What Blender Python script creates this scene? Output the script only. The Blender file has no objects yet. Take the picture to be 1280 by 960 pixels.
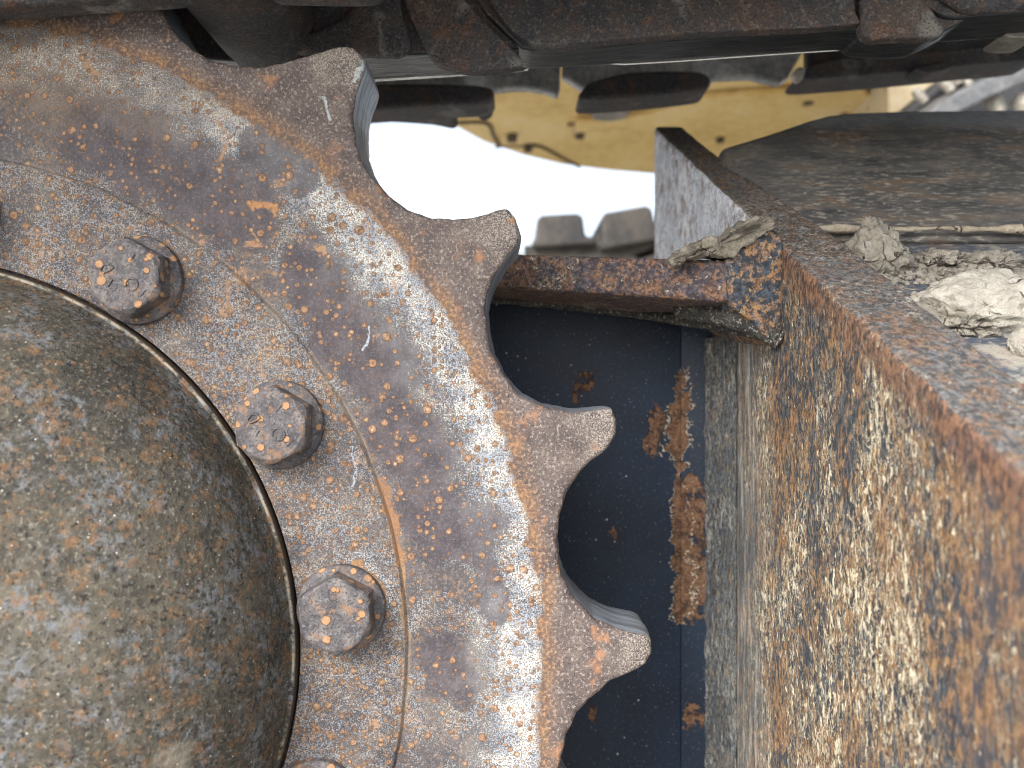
import bpy, bmesh, math, random
from mathutils import Vector, Matrix, noise as mnoise
random.seed(7)
S = bpy.context.scene
COL = S.collection
R = math.radians
F = 960.0                      # focal length in photo pixels (1280 wide)

# ------------------------------------------------------------------ camera
cam_d = bpy.data.cameras.new("camera"); cam = bpy.data.objects.new("camera", cam_d); COL.objects.link(cam)
cam.location = (0, 0, 0); cam.rotation_euler = (R(90), 0, 0)
cam_d.sensor_width = 36.0; cam_d.lens = 27.0
cam_d.clip_start = 0.01; cam_d.clip_end = 3000
cam_d.dof.use_dof = True; cam_d.dof.focus_distance = 0.355; cam_d.dof.aperture_fstop = 7.5
S.camera = cam
# ------------------------------------------------------------------ sky, sun, exposure
SUN_EL, SUN_AZ = R(36), R(215)            # azimuth clockwise from +Y
w = bpy.data.worlds.new("World"); S.world = w; w.use_nodes = True
nt = w.node_tree; bg = nt.nodes["Background"]
sky = nt.nodes.new("ShaderNodeTexSky"); sky.sky_type = 'NISHITA'; sky.sun_disc = False
sky.sun_elevation = SUN_EL; sky.sun_rotation = SUN_AZ
sky.air_density = 1.0; sky.dust_density = 4.0; sky.ozone_density = 1.0
hs = nt.nodes.new("ShaderNodeHueSaturation"); hs.inputs["Saturation"].default_value = 0.5   # thin even white overcast
nt.links.new(sky.outputs[0], hs.inputs["Color"]); nt.links.new(hs.outputs[0], bg.inputs[0]); bg.inputs[1].default_value = 0.15
sd = bpy.data.lights.new("sun", 'SUN'); so = bpy.data.objects.new("sun", sd); COL.objects.link(so)
sd.energy = 1.1; sd.angle = R(22); sd.color = (1.0, 0.99, 0.97)
dirv = Vector((math.sin(SUN_AZ) * math.cos(SUN_EL), math.cos(SUN_AZ) * math.cos(SUN_EL), math.sin(SUN_EL)))
so.rotation_euler = (-dirv).to_track_quat('-Z', 'Y').to_euler(); so.location = dirv * 5
S.view_settings.view_transform = 'Standard'; S.view_settings.look = 'None'
S.view_settings.exposure = 1.5; S.view_settings.gamma = 1.0; S.view_settings.use_curve_mapping = False
S.render.engine = 'CYCLES'
S.cycles.use_denoising = True; S.cycles.sample_clamp_indirect = 3.0; S.cycles.filter_width = 1.0; S.cycles.max_bounces = 8; S.cycles.diffuse_bounces = 5

# ------------------------------------------------------------------ helpers
def P(px, py, Y):
    return Vector(((px - 640) * Y / F, Y, (480 - py) * Y / F))

def tag(o, label=None, cat=None, group=None, kind=None):
    if label: o["label"] = label
    if cat: o["category"] = cat
    if group: o["group"] = group
    if kind: o["kind"] = kind
    return o

def empty(name, loc, label, cat):
    o = bpy.data.objects.new(name, None); COL.objects.link(o)
    o.location = loc; o.empty_display_size = 0.02
    return tag(o, label, cat)

def finish(name, bm, mats, parent=None, smooth=None, recalc=True):
    """bm is in world coordinates; the object sits at its parent's origin"""
    if recalc: bmesh.ops.recalc_face_normals(bm, faces=bm.faces)
    org = parent.matrix_world.translation.copy() if parent and False else (TOP[parent.name] if parent else Vector((0, 0, 0)))
    bmesh.ops.translate(bm, verts=bm.verts, vec=-org)
    me = bpy.data.meshes.new(name); bm.to_mesh(me); bm.free()
    o = bpy.data.objects.new(name, me); COL.objects.link(o)
    for m in (mats if isinstance(mats, (list, tuple)) else [mats]): me.materials.append(m)
    if smooth is not None:
        for p in me.polygons: p.use_smooth = True
        try:
            me.set_sharp_from_angle(angle=R(smooth))
        except Exception: pass
    if parent:
        o.parent = parent
        TOP[o.name] = TOP[parent.name]
    return o
TOP = {}

def thing(name, loc, label, cat):
    o = empty(name, loc, label, cat); TOP[o.name] = Vector(loc); return o

def displace(o, strength, size, sub=0, simple=True, bevel=0, seg=2, angle=30):
    if bevel:
        b = o.modifiers.new("bevel", 'BEVEL'); b.width = bevel; b.segments = seg; b.limit_method = 'ANGLE'; b.angle_limit = R(angle)
    if sub:
        s = o.modifiers.new("sub", 'SUBSURF'); s.levels = s.render_levels = sub
        s.subdivision_type = 'SIMPLE' if simple else 'CATMULL_CLARK'
    if strength:
        t = bpy.data.textures.new("wear", 'CLOUDS'); t.noise_scale = size; t.noise_depth = 4
        d = o.modifiers.new("wear", 'DISPLACE'); d.texture = t; d.strength = strength; d.mid_level = 0.5; d.texture_coords = 'LOCAL'

def prism(front, vec, bm=None):
    """solid from a polygon of 3D points swept along vec (one vector, or one per point)"""
    bm = bm or bmesh.new()
    a = [bm.verts.new(p) for p in front]
    b = [bm.verts.new(Vector(p) + (vec[i] if isinstance(vec, list) else vec)) for i, p in enumerate(front)]
    bm.faces.new(a); bm.faces.new(b[::-1])
    n = len(a)
    for i in range(n): bm.faces.new((a[i], b[i], b[(i + 1) % n], a[(i + 1) % n]))
    return bm

def dense(pts, step):
    """subdivide a closed 3D polygon"""
    out = []
    for i, p in enumerate(pts):
        q = pts[(i + 1) % len(pts)]; p = Vector(p); q = Vector(q)
        k = max(1, int((q - p).length / step))
        for j in range(k): out.append(p.lerp(q, j / k))
    return out

def smooth_poly(pts, n=4):
    """Catmull-Rom through a closed list of 2D/3D points"""
    out = []; m = len(pts); V = [Vector(p) for p in pts]
    for i in range(m):
        p0, p1, p2, p3 = V[i - 1], V[i], V[(i + 1) % m], V[(i + 2) % m]
        for j in range(n):
            t = j / n
            out.append(0.5 * ((2 * p1) + (p2 - p0) * t + (2 * p0 - 5 * p1 + 4 * p2 - p3) * t * t + (3 * p1 - p0 - 3 * p2 + p3) * t ** 3))
    return out

def tube(pts, rad, seg=10, bm=None, cap=True):
    bm = bm or bmesh.new(); rings = []
    V = [Vector(p) for p in pts]
    for i, p in enumerate(V):
        d = (V[min(i + 1, len(V) - 1)] - V[max(i - 1, 0)]).normalized()
        a = d.orthogonal().normalized() if i == 0 else (ra - d * ra.dot(d)).normalized()
        ra = a; b = d.cross(a)
        r = rad[i] if isinstance(rad, (list, tuple)) else rad
        rings.append([bm.verts.new(p + (a * math.cos(k * 2 * math.pi / seg) + b * math.sin(k * 2 * math.pi / seg)) * r) for k in range(seg)])
    for i in range(len(rings) - 1):
        for k in range(seg):
            bm.faces.new((rings[i][k], rings[i][(k + 1) % seg], rings[i + 1][(k + 1) % seg], rings[i + 1][k]))
    if cap:
        bm.faces.new(rings[0][::-1]); bm.faces.new(rings[-1])
    return bm

# ------------------------------------------------------------------ material kit
class Mat:
    def __init__(s, name):
        s.m = bpy.data.materials.new(name); s.m.use_nodes = True
        s.t = s.m.node_tree; s.b = s.t.nodes["Principled BSDF"]
        s.tc = s.t.nodes.new("ShaderNodeTexCoord"); s.vec = s.tc.outputs["Object"]
    def put(s, sock, v):
        if hasattr(v, "is_linked"): s.t.links.new(v, sock)
        elif isinstance(v, (tuple, list, Vector)) and len(v) == 3 and sock.type == 'RGBA': sock.default_value = (*v, 1)
        else: sock.default_value = v
    def math(s, op, a, b=0.0, c=None, clamp=False):
        n = s.t.nodes.new("ShaderNodeMath"); n.operation = op; n.use_clamp = clamp
        s.put(n.inputs[0], a); s.put(n.inputs[1], b)
        if c is not None: s.put(n.inputs[2], c)
        return n.outputs[0]
    def vm(s, op, a, b=(0, 0, 0), scale=None, out=0):
        n = s.t.nodes.new("ShaderNodeVectorMath"); n.operation = op
        s.put(n.inputs[0], a); s.put(n.inputs[1], b)
        if scale is not None: s.put(n.inputs["Scale"], scale)
        return n.outputs[out]
    def length(s, a): return s.vm('LENGTH', a, out=1)
    def dot(s, a, b): return s.vm('DOT_PRODUCT', a, b, out=1)
    def noise(s, scale, detail=4, rough=0.55, dist=0.0, vec=None, color=False):
        n = s.t.nodes.new("ShaderNodeTexNoise"); s.put(n.inputs["Vector"], vec or s.vec)
        n.inputs["Scale"].default_value = scale; n.inputs["Detail"].default_value = detail
        n.inputs["Roughness"].default_value = rough; n.inputs["Distortion"].default_value = dist
        return n.outputs["Color" if color else "Fac"]
    def vor(s, scale, vec=None, feature='F1', rand=1.0):
        n = s.t.nodes.new("ShaderNodeTexVoronoi"); n.feature = feature
        s.put(n.inputs["Vector"], vec or s.vec); n.inputs["Scale"].default_value = scale
        n.inputs["Randomness"].default_value = rand
        return n
    def step(s, x, lo, hi, a=0.0, b=1.0):
        n = s.t.nodes.new("ShaderNodeMapRange"); n.interpolation_type = 'SMOOTHSTEP'
        s.put(n.inputs[0], x); s.put(n.inputs[1], lo); s.put(n.inputs[2], hi); s.put(n.inputs[3], a); s.put(n.inputs[4], b)
        return n.outputs[0]
    def lin(s, x, lo, hi, a=0.0, b=1.0):
        n = s.t.nodes.new("ShaderNodeMapRange")
        s.put(n.inputs[0], x); s.put(n.inputs[1], lo); s.put(n.inputs[2], hi); s.put(n.inputs[3], a); s.put(n.inputs[4], b)
        return n.outputs[0]
    def mix(s, f, a, b, blend='MIX'):
        n = s.t.nodes.new("ShaderNodeMix"); n.data_type = 'RGBA'; n.blend_type = blend
        s.put(n.inputs[0], f); s.put(n.inputs[6], a); s.put(n.inputs[7], b)
        return n.outputs[2]
    def ramp(s, x, stops):
        n = s.t.nodes.new("ShaderNodeValToRGB"); e = n.color_ramp.elements
        while len(e) < len(stops): e.new(0.5)
        for el, (p, c) in zip(e, stops): el.position = p; el.color = (*c, 1)
        s.put(n.inputs[0], x); return n.outputs[0]
    def mul(s, a, b): return s.math('MULTIPLY', a, b)
    def add(s, a, b): return s.math('ADD', a, b)
    def inv(s, a): return s.math('SUBTRACT', 1.0, a)
    def stretch(s, sc, vec=None): return s.vm('MULTIPLY', vec or s.vec, sc)
    def warp(s, amt, scale, vec=None):
        c = s.noise(scale, 3, vec=vec, color=True)
        return s.vm('ADD', vec or s.vec, s.vm('SCALE', s.vm('SUBTRACT', c, (.5, .5, .5)), scale=amt))
    def seg(s, a, b, vec=None, drop_y=True):
        """distance to the segment a-b (object space)"""
        a = Vector(a); b = Vector(b); v = vec or s.vec
        if drop_y: v = s.vm('MULTIPLY', v, (1, 0, 1)); a.y = 0; b.y = 0
        ba = b - a; pa = s.vm('SUBTRACT', v, tuple(a))
        h = s.math('DIVIDE', s.dot(pa, tuple(ba)), max(ba.dot(ba), 1e-9), clamp=True)
        return s.length(s.vm('SUBTRACT', pa, s.vm('SCALE', tuple(ba), scale=h)))
    def dots(s, scale, rmin, rmax, keep, vec=None):
        """round pocks; returns mask, rim, core"""
        v = s.vor(scale, vec); d = v.outputs["Distance"]
        sep = s.t.nodes.new("ShaderNodeSeparateColor"); s.put(sep.inputs[0], v.outputs["Color"])
        r = s.lin(sep.outputs[0], 0, 1, rmin, rmax)
        r = s.mul(r, s.step(sep.outputs[1], keep, keep - 0.02))
        q = s.math('DIVIDE', d, s.math('MAXIMUM', r, 0.001))
        wob = s.add(q, s.mul(s.math('SUBTRACT', s.noise(scale * 5, 3, vec=vec), .5), .6))
        return s.step(wob, 1.05, 0.85), s.mul(s.step(wob, 1.25, 1.0), s.step(wob, .72, .95)), s.step(wob, .5, .2)
    def out(s, color, rough=0.8, metal=0.0, height=None, bump=0.001, strength=1.0, spec=None):
        s.put(s.b.inputs["Base Color"], color); s.put(s.b.inputs["Roughness"], rough); s.put(s.b.inputs["Metallic"], metal)
        if spec is not None: s.put(s.b.inputs["Specular IOR Level"], spec)
        if height is not None:
            n = s.t.nodes.new("ShaderNodeBump"); n.inputs["Strength"].default_value = strength
            n.inputs["Distance"].default_value = bump; s.put(n.inputs["Height"], height)
            s.t.links.new(n.outputs[0], s.b.inputs["Normal"])
        return s.m

LAV_D = (.034, .031, .039); LAV = (.070, .064, .069); LAV_L = (.130, .120, .115)
PALE = (.64, .65, .62); BLUEP = (.33, .38, .44); OCH = (.40, .205, .085); OCH_D = (.19, .085, .04); OCH_L = (.55, .33, .17)
PXM = .34 / 960
CX, CZ = (-115 - 640) * PXM, (480 - 813) * PXM

def disc_local(px, py):
    return ((px - 640) * PXM - CX, 0, (480 - py) * PXM - CZ)

def mat_ring():
    m = Mat("sprocket_cast_steel")
    xz = m.vm('MULTIPLY', m.vec, (1, 0, 1)); r = m.length(xz)
    n_big = m.noise(22, 4, .6, .4); n_mid = m.noise(90, 4, .6); n_f = m.noise(620, 3, .7); n_f2 = m.noise(1100, 2, .6)
    n_f3 = m.noise(1500, 2, .7, vec=m.vm('ADD', m.vec, (3.1, 1.7, 9.2)))
    base = m.ramp(m.add(m.mul(n_big, .65), m.mul(n_mid, .35)), [(.34, LAV_D), (.5, LAV), (.66, LAV_L)])
    base = m.mix(m.step(n_f, .48, .66, 0, .5), base, (.21, .20, .205))
    base = m.mix(m.step(n_f2, .54, .63, 0, .85), base, (.035, .032, .034))
    base = m.mix(m.step(m.noise(480, 3, .7, vec=m.vm('ADD', m.vec, (6, 6, 2))), .57, .66, 0, .7), base, (.27, .165, .095))
    base = m.mix(m.mul(m.step(m.noise(260, 4, .7, vec=m.vm('ADD', m.vec, (9, 3, 3))), .50, .62), m.step(m.noise(28, 4, .6, vec=m.vm('ADD', m.vec, (4, 9, 3))), .46, .64, .10, .8)), base, (.22, .14, .08))
    # chalky pale speckle: a radial band under the orange tide line, plus patches and the flange
    rw = m.add(r, m.mul(m.math('SUBTRACT', m.noise(45, 5, .6), .5), .022))
    band = m.mul(m.step(rw, .242, .270), m.step(rw, .2835, .2805))
    patch = m.mul(m.step(m.noise(30, 5, .65, .8, vec=m.vm('ADD', m.vec, (7, 2, 5))), .36, .58), .80)
    flange = m.mul(m.step(r, .2215, .2195), m.step(m.noise(38, 4), .35, .65, .42, .80))
    dens = m.math('MAXIMUM', m.mul(band, m.step(n_big, .25, .6, .80, 1.0)), m.math('MAXIMUM', m.mul(patch, m.step(rw, .2835, .2805)), flange))
    wi = m.warp(.024, 55); wi = m.warp(.006, 240, wi); isl = 0.0
    for a, b, rr in [((500, 545), (525, 575), .017), ((535, 640), (585, 665), .018), ((440, 430), (470, 460), .019), ((548, 820), (565, 850), .012),
                     ((385, 345), (400, 370), .016), ((240, 225), (300, 265), .020), ((120, 175), (190, 200), .018), ((340, 190), (360, 210), .014), ((610, 700), (618, 760), .007)]:
        one = m.step(m.seg(disc_local(*a), disc_local(*b), wi), rr * 1.15, rr * .7)
        isl = one if isl == 0.0 else m.math('MAXIMUM', isl, one)
    dens = m.mul(dens, m.lin(isl, 0, 1, 1, .25))
    base = m.mix(m.mul(isl, .78), base, m.mix(m.step(m.add(m.mul(n_f, .5), m.mul(n_mid, .5)), .40, .62), (.034, .029, .038), (.085, .074, .086)))
    base = m.mix(m.mul(m.mul(band, m.step(n_big, .3, .6, .12, .35)), m.step(n_mid, .3, .6, .5, 1)), base, (.27, .285, .30))
    th = m.lin(dens, 0, 1, .60, .435)
    sp = m.step(m.add(m.mul(n_f3, .7), m.mul(n_f, .3)), th, m.add(th, .09))
    base = m.mix(m.mul(sp, m.lin(band, 0, 1, .62, .85)), base, m.mix(m.step(n_mid, .42, .58), BLUEP, m.mix(band, (.45, .45, .43), PALE)))
    sp2 = m.step(m.noise(700, 2, .6, vec=m.vm('ADD', m.vec, (5, 5, 5))), m.lin(dens, 0, 1, .75, .57), m.lin(dens, 0, 1, .8, .63))
    base = m.mix(m.mul(sp2, .8), base, (.40, .25, .12))
    sepz = m.t.nodes.new('ShaderNodeSeparateXYZ'); m.put(sepz.inputs[0], m.vec)
    up = m.step(m.add(sepz.outputs[2], m.mul(m.math('SUBTRACT', n_big, .5), .08)), .215, .265)
    base = m.mix(m.mul(m.mul(up, m.step(n_f, .36, .58)), .75), base, m.mix(n_mid, (.05, .035, .024), (.24, .155, .085)))
    # outer worn band
    ob = m.step(rw, .2790, .2825)
    oc = m.ramp(n_mid, [(.3, (.050, .040, .041)), (.5, (.095, .076, .071)), (.7, (.15, .122, .106))])
    oc = m.mix(m.step(n_f, .50, .66, 0, .7), oc, (.34, .30, .27))
    oc = m.mix(m.step(n_f2, .54, .64, 0, .85), oc, (.05, .03, .03))
    tip = m.step(m.add(r, m.mul(m.math('SUBTRACT', n_mid, .5), .03)), .306, .324, 0, .6)
    oc = m.mix(m.mul(tip, m.step(n_f3, .48, .60)), oc, (.44, .41, .36))
    oc = m.mix(m.step(m.noise(60, 4, .6, vec=m.vm('ADD', m.vec, (2, 8, 1))), .58, .68, 0, .6), oc, (.36, .17, .08))
    base = m.mix(ob, base, oc)
    # orange tide line
    tl = m.mul(m.step(rw, .2775, .2825), m.step(rw, .2905, .2830))
    base = m.mix(m.mul(tl, m.step(m.add(m.mul(n_mid, .6), m.mul(n_f, .4)), .38, .58, .0, .8)), base, m.mix(m.step(n_f, .35, .65), (.12, .062, .032), (.31, .17, .08)))
    # blotches
    bl = m.mul(m.step(m.noise(48, 5, .7, 1.0, vec=m.vm('ADD', m.vec, (1, 4, 7))), .61, .68), m.inv(ob))
    base = m.mix(m.mul(bl, .75), base, m.mix(n_f, OCH_D, OCH_L))
    # pocks
    inner = m.step(r, .288, .278)
    d1, rim1, core1 = m.dots(165, .12, .34, .85); d2, rim2, core2 = m.dots(300, .14, .40, .85)
    for d, rim, core in ((d2, rim2, core2), (d1, rim1, core1)):
        base = m.mix(m.mul(m.mul(d, inner), .85), base, m.mix(m.step(n_f, .38, .62), (.15, .08, .042), (.37, .22, .12)))
        base = m.mix(m.mul(m.mul(rim, inner), .55), base, (.10, .055, .035))
        base = m.mix(m.mul(m.mul(core, inner), .7), base, m.mix(m.step(n_mid, .47, .53), (.10, .05, .03), (.46, .36, .26)))
    # flange edge stain and running rust
    fl = m.mul(m.step(m.math('ABSOLUTE', m.math('SUBTRACT', m.add(r, m.mul(m.math('SUBTRACT', n_mid, .5), .006)), .2212)), .0018, .0004), m.step(n_big, .42, .62, .08, .8))
    base = m.mix(m.mul(fl, .45), base, (.33, .26, .19))
    wv = m.warp(.010, 90)
    for a, b, wd, c in [((478, 600), (503, 700), .0030, (.27, .14, .065)), ((503, 700), (508, 800), .0012, (.28, .17, .09)),
                        ((318, 255), (345, 262), .0026, (.40, .20, .08)), ((403, 120), (414, 150), .0011, (.36, .41, .42)), ((452, 74), (446, 98), .0012, (.42, .46, .47)), ((612, 705), (608, 730), .0009, (.12, .08, .07)), ((634, 748), (628, 762), .0008, (.10, .06, .05)), ((448, 705), (476, 740), .0036, (.36, .19, .065)),
                        ((445, 610), (440, 560), .0004, BLUEP), ((452, 440), (462, 410), .0005, BLUEP)]:
        dd = m.seg(disc_local(*a), disc_local(*b), wv)
        base = m.mix(m.mul(m.step(dd, wd, wd * .45), m.step(n_f, .32, .6, .25, .95)), base, c)
        if wd > .003:
            base = m.mix(m.mul(m.mul(m.step(dd, wd * 2.2, wd * 1.2), m.step(dd, wd * .7, wd * 1.1)), m.step(n_f3, .46, .60, 0, .7)), base, (.48, .52, .55))
    h = m.add(m.mul(n_f, .5), m.add(m.mul(d1, .35), m.add(m.mul(d2, .25), m.mul(sp, .3))))
    h = m.add(h, m.mul(n_mid, .9))
    return m.out(base, m.lin(n_f, .3, .7, .62, .85), 0.0, h, .0009, .8, spec=.4)

def mat_worn(name="worn_bright_steel", dark=(.09, .10, .115), light=(.36, .40, .46), axis=(30, 260, 30)):
    m = Mat(name)
    n1 = m.noise(1, 5, .6, .6, vec=m.stretch(axis)); n2 = m.noise(420, 3, .7)
    c = m.ramp(n1, [(.3, dark), (.5, tuple((a + b) / 2 for a, b in zip(dark, light))), (.7, light)])
    c = m.mix(m.step(n2, .6, .7, 0, .5), c, (.02, .02, .02))
    return m.out(c, m.lin(n1, .3, .7, .5, .3), .35, m.add(n1, m.mul(n2, .3)), .0008, .6)

def mat_hub():
    m = Mat("hub_cover_paint"); off = lambda x, y, z: m.vm('ADD', m.vec, (x, y, z))
    n_big = m.noise(14, 4, .6, .5); n_mid = m.noise(95, 5, .7); n_f = m.noise(330, 4, .7); n_g = m.noise(620, 3, .7)
    c = m.ramp(m.add(m.mul(n_big, .3), m.add(m.mul(n_mid, .4), m.mul(n_f, .3))), [(.36, (.032, .031, .029)), (.47, (.062, .058, .049)), (.56, (.100, .090, .070)), (.68, (.165, .150, .125))])
    c = m.mix(m.mul(m.step(m.noise(60, 5, .7, vec=off(4, 4, 1)), .48, .62), m.step(n_f, .4, .6)), c, (.15, .16, .175))
    c = m.mix(m.mul(m.step(m.noise(120, 5, .7, vec=off(1, 8, 1)), .52, .62), m.step(n_g, .35, .6)), c, m.mix(n_f, (.08, .045, .025), (.24, .145, .075)))
    c = m.mix(m.step(n_g, .56, .66, 0, .65), c, (.24, .22, .18))
    c = m.mix(m.step(m.noise(500, 3, .7, vec=off(2, 2, 6)), .56, .64, 0, .8), c, (.022, .02, .02))
    for sc, keep, w1 in ((135, .6, .6), (240, .7, .6)):
        d, rim, core = m.dots(sc, .10, .34, keep)
        c = m.mix(m.mul(m.mul(d, w1), m.step(n_g, .3, .55, .3, 1)), c, m.mix(n_f, (.11, .055, .03), (.27, .16, .085)))
    d, rim, core = m.dots(330, .05, .14, .4)
    c = m.mix(m.mul(d, .85), c, (.5, .48, .44))
    wv = m.warp(.012, 40)
    for a, b, wd, cc in [((-.14, 0, .195), (-.09, 0, .160), .0035, (.34, .32, .28)), ((.02, 0, -.02), (.035, 0, -.06), .0022, (.42, .39, .35)),
                         ((.140, 0, -.02), (.137, 0, -.09), .008, (.25, .225, .18))]:
        dd = m.seg(a, b, wv)
        c = m.mix(m.mul(m.step(dd, wd, wd * .3), m.step(n_f, .3, .6, .3, .8)), c, cc)
    r = m.length(m.vm('MULTIPLY', m.vec, (1, 0, 1)))
    lip = m.mul(m.step(r, .1709, .1712), m.step(r, .1722, .1718))
    c = m.mix(m.mul(lip, m.step(n_mid, .46, .60)), c, (.34, .30, .24))
    c = m.mix(m.step(r, .1722, .1727), c, (.05, .035, .026))
    return m.out(c, .85, 0, m.add(m.mul(n_f, .6), m.add(m.mul(n_mid, .8), m.mul(n_g, .3))), .0013, .9, spec=.15)

def mat_bolt():
    m = Mat("rusty_bolt_steel")
    n_mid = m.noise(130, 4, .6); n_f = m.noise(700, 3, .7)
    c = m.ramp(n_mid, [(.34, (.04, .04, .048)), (.5, (.085, .078, .082)), (.66, (.16, .145, .138))])
    c = m.mix(m.step(n_f, .54, .66, 0, .4), c, (.26, .26, .28))
    c = m.mix(m.step(m.noise(1000, 2), .55, .63, 0, .8), c, (.03, .027, .028))
    c = m.mix(m.step(m.noise(110, 5, .7, vec=m.vm('ADD', m.vec, (2, 3, 4))), .54, .64, 0, .75), c, m.mix(n_f, (.10, .055, .035), (.34, .19, .10)))
    d, rim, core = m.dots(190, .15, .42, .85)
    c = m.mix(m.mul(d, .8), c, m.mix(n_f, (.30, .15, .06), (.48, .28, .14)))
    c = m.mix(m.mul(rim, .4), c, (.1, .06, .04))
    return m.out(c, .7, 0, m.add(n_f, m.mul(d, .8)), .0007, .8)

def mat_plate(name="rusty_plate", sc=1.0, dark=(.05, .058, .075), bias=0.0, cream=(.60, .56, .47), creamth=.5, seed=(0, 0, 0), rust=(.26, .14, .065), pale_far=False, aniso=1.0):
    m = Mat(name); v0 = m.vm('MULTIPLY', m.vm('ADD', m.vec, seed), (1, 1, aniso))
    v = m.warp(.006 / sc, 150 * sc, v0)
    n0 = m.noise(14 * sc, 3, .6, vec=v0); n1 = m.noise(110 * sc, 5, .7, .3, vec=v); n2 = m.noise(210 * sc, 4, .7, .4, vec=v); n3 = m.noise(430 * sc, 3, .7, .4, vec=v0); n4 = m.noise(900 * sc, 2, .6, vec=v0)
    off = lambda x, y, z: m.vm('ADD', v0, (x, y, z))
    rc = m.mix(m.step(n3, .35, .65), tuple(x * .45 for x in rust), tuple(min(1, x * 1.5) for x in rust))
    c = m.mix(m.step(m.add(m.mul(n1, .32), m.add(m.mul(n2, .36), m.add(m.mul(n3, .2), m.mul(n0, .12)))), .455 + bias, .53 + bias) if not pale_far else m.step(m.add(m.add(m.mul(n1, .32), m.add(m.mul(n2, .36), m.add(m.mul(n3, .2), m.mul(n0, .12)))), m.mul(m.math('SUBTRACT', m.noise(13, 4, .6, .5, vec=m.vec), .5), .26)), .472, .545), m.mix(m.step(n3, .4, .6), tuple(x * .6 for x in dark), tuple(x * 1.7 for x in dark)), rc)
    c = m.mix(m.step(m.noise(160 * sc, 4, .7, vec=off(5, 1, 1)), .60, .66, 0, .8), c, (.065, .035, .028))
    c = m.mix(m.step(m.noise(270 * sc, 3, .7, vec=off(2, 6, 1)), .58, .64, 0, .8), c, tuple(min(1, x * f) for x, f in zip(rust, (1.6, 1.7, 1.5))))
    ridge = m.math('ABSOLUTE', m.math('SUBTRACT', m.noise(230 * sc, 4, .65, .8, vec=off(3, 3, 3)), .5))
    zone = m.step(m.add(m.mul(m.noise(32 * sc, 4, .6, vec=off(8, 1, 3)), .6), m.mul(n0, .4)), creamth - .12, creamth + .06)
    cm = m.math('MAXIMUM', m.mul(m.step(ridge, .034, .010), zone), m.step(m.add(m.noise(300 * sc, 3, .7, vec=off(1, 9, 2)), m.mul(zone, .10)), .63, .68))
    c = m.mix(m.mul(cm, .88), c, m.mix(m.step(n3, .35, .6), tuple(x * .62 for x in cream), cream))
    c = m.mix(m.step(n4, .57, .65, 0, .75), c, (.03, .03, .035))
    if pale_far:      # the near end is browner and scraped dark
        sep0 = m.t.nodes.new('ShaderNodeSeparateXYZ'); m.put(sep0.inputs[0], m.vec)
        nz = m.step(m.add(sep0.outputs[1], m.mul(m.math('SUBTRACT', n0, .5), .05)), -.214, -.240)
        c = m.mix(m.mul(nz, m.step(n1, .40, .54, .95, .25)), c, m.mix(m.step(n2, .45, .58), (.045, .045, .055), (.17, .10, .06)))
        edge = m.add(m.dot(m.vec, (0, -.612, 1)), m.mul(m.math('SUBTRACT', n1, .5), .016))
        te = .196 - .612 * Vector((0, .584 - .47, 0)).y + .3
        er = m.mul(m.step(edge, te - .022, te - .008), m.step(n2, .34, .5, .5, 1))
        c = m.mix(m.mul(er, .85), c, m.mix(m.step(n3, .38, .62), (.045, .03, .028), (.19, .10, .06)))
        # packed grey scale streaks along the weld at the far edge
        lz0 = m.step(m.add(sep0.outputs[1], m.mul(m.math('SUBTRACT', m.noise(30, 4, .6, vec=v0), .5), .06)), -.092, -.055)
        stc = m.ramp(m.noise(1, 5, .7, .3, vec=m.stretch((300, 300, 26))), [(.34, (.035, .045, .055)), (.5, (.13, .135, .135)), (.62, (.40, .39, .35))])
        c = m.mix(m.mul(lz0, m.step(n2, .36, .52, .9, .45)), c, stc)
    if pale_far:      # paler above the shelf: sky light from the gap put into the colour
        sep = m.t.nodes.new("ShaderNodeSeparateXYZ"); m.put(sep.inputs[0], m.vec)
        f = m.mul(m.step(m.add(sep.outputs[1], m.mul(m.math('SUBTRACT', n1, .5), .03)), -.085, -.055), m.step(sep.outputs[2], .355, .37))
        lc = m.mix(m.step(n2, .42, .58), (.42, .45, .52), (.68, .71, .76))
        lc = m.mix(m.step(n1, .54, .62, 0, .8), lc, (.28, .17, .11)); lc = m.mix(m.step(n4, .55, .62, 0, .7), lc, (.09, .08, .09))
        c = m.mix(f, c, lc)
    return m.out(c, .78, 0, m.add(m.mul(n3, .6), m.add(m.mul(cm, .5), m.mul(n2, .8))), .0013 / sc, .9, spec=.35)

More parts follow.
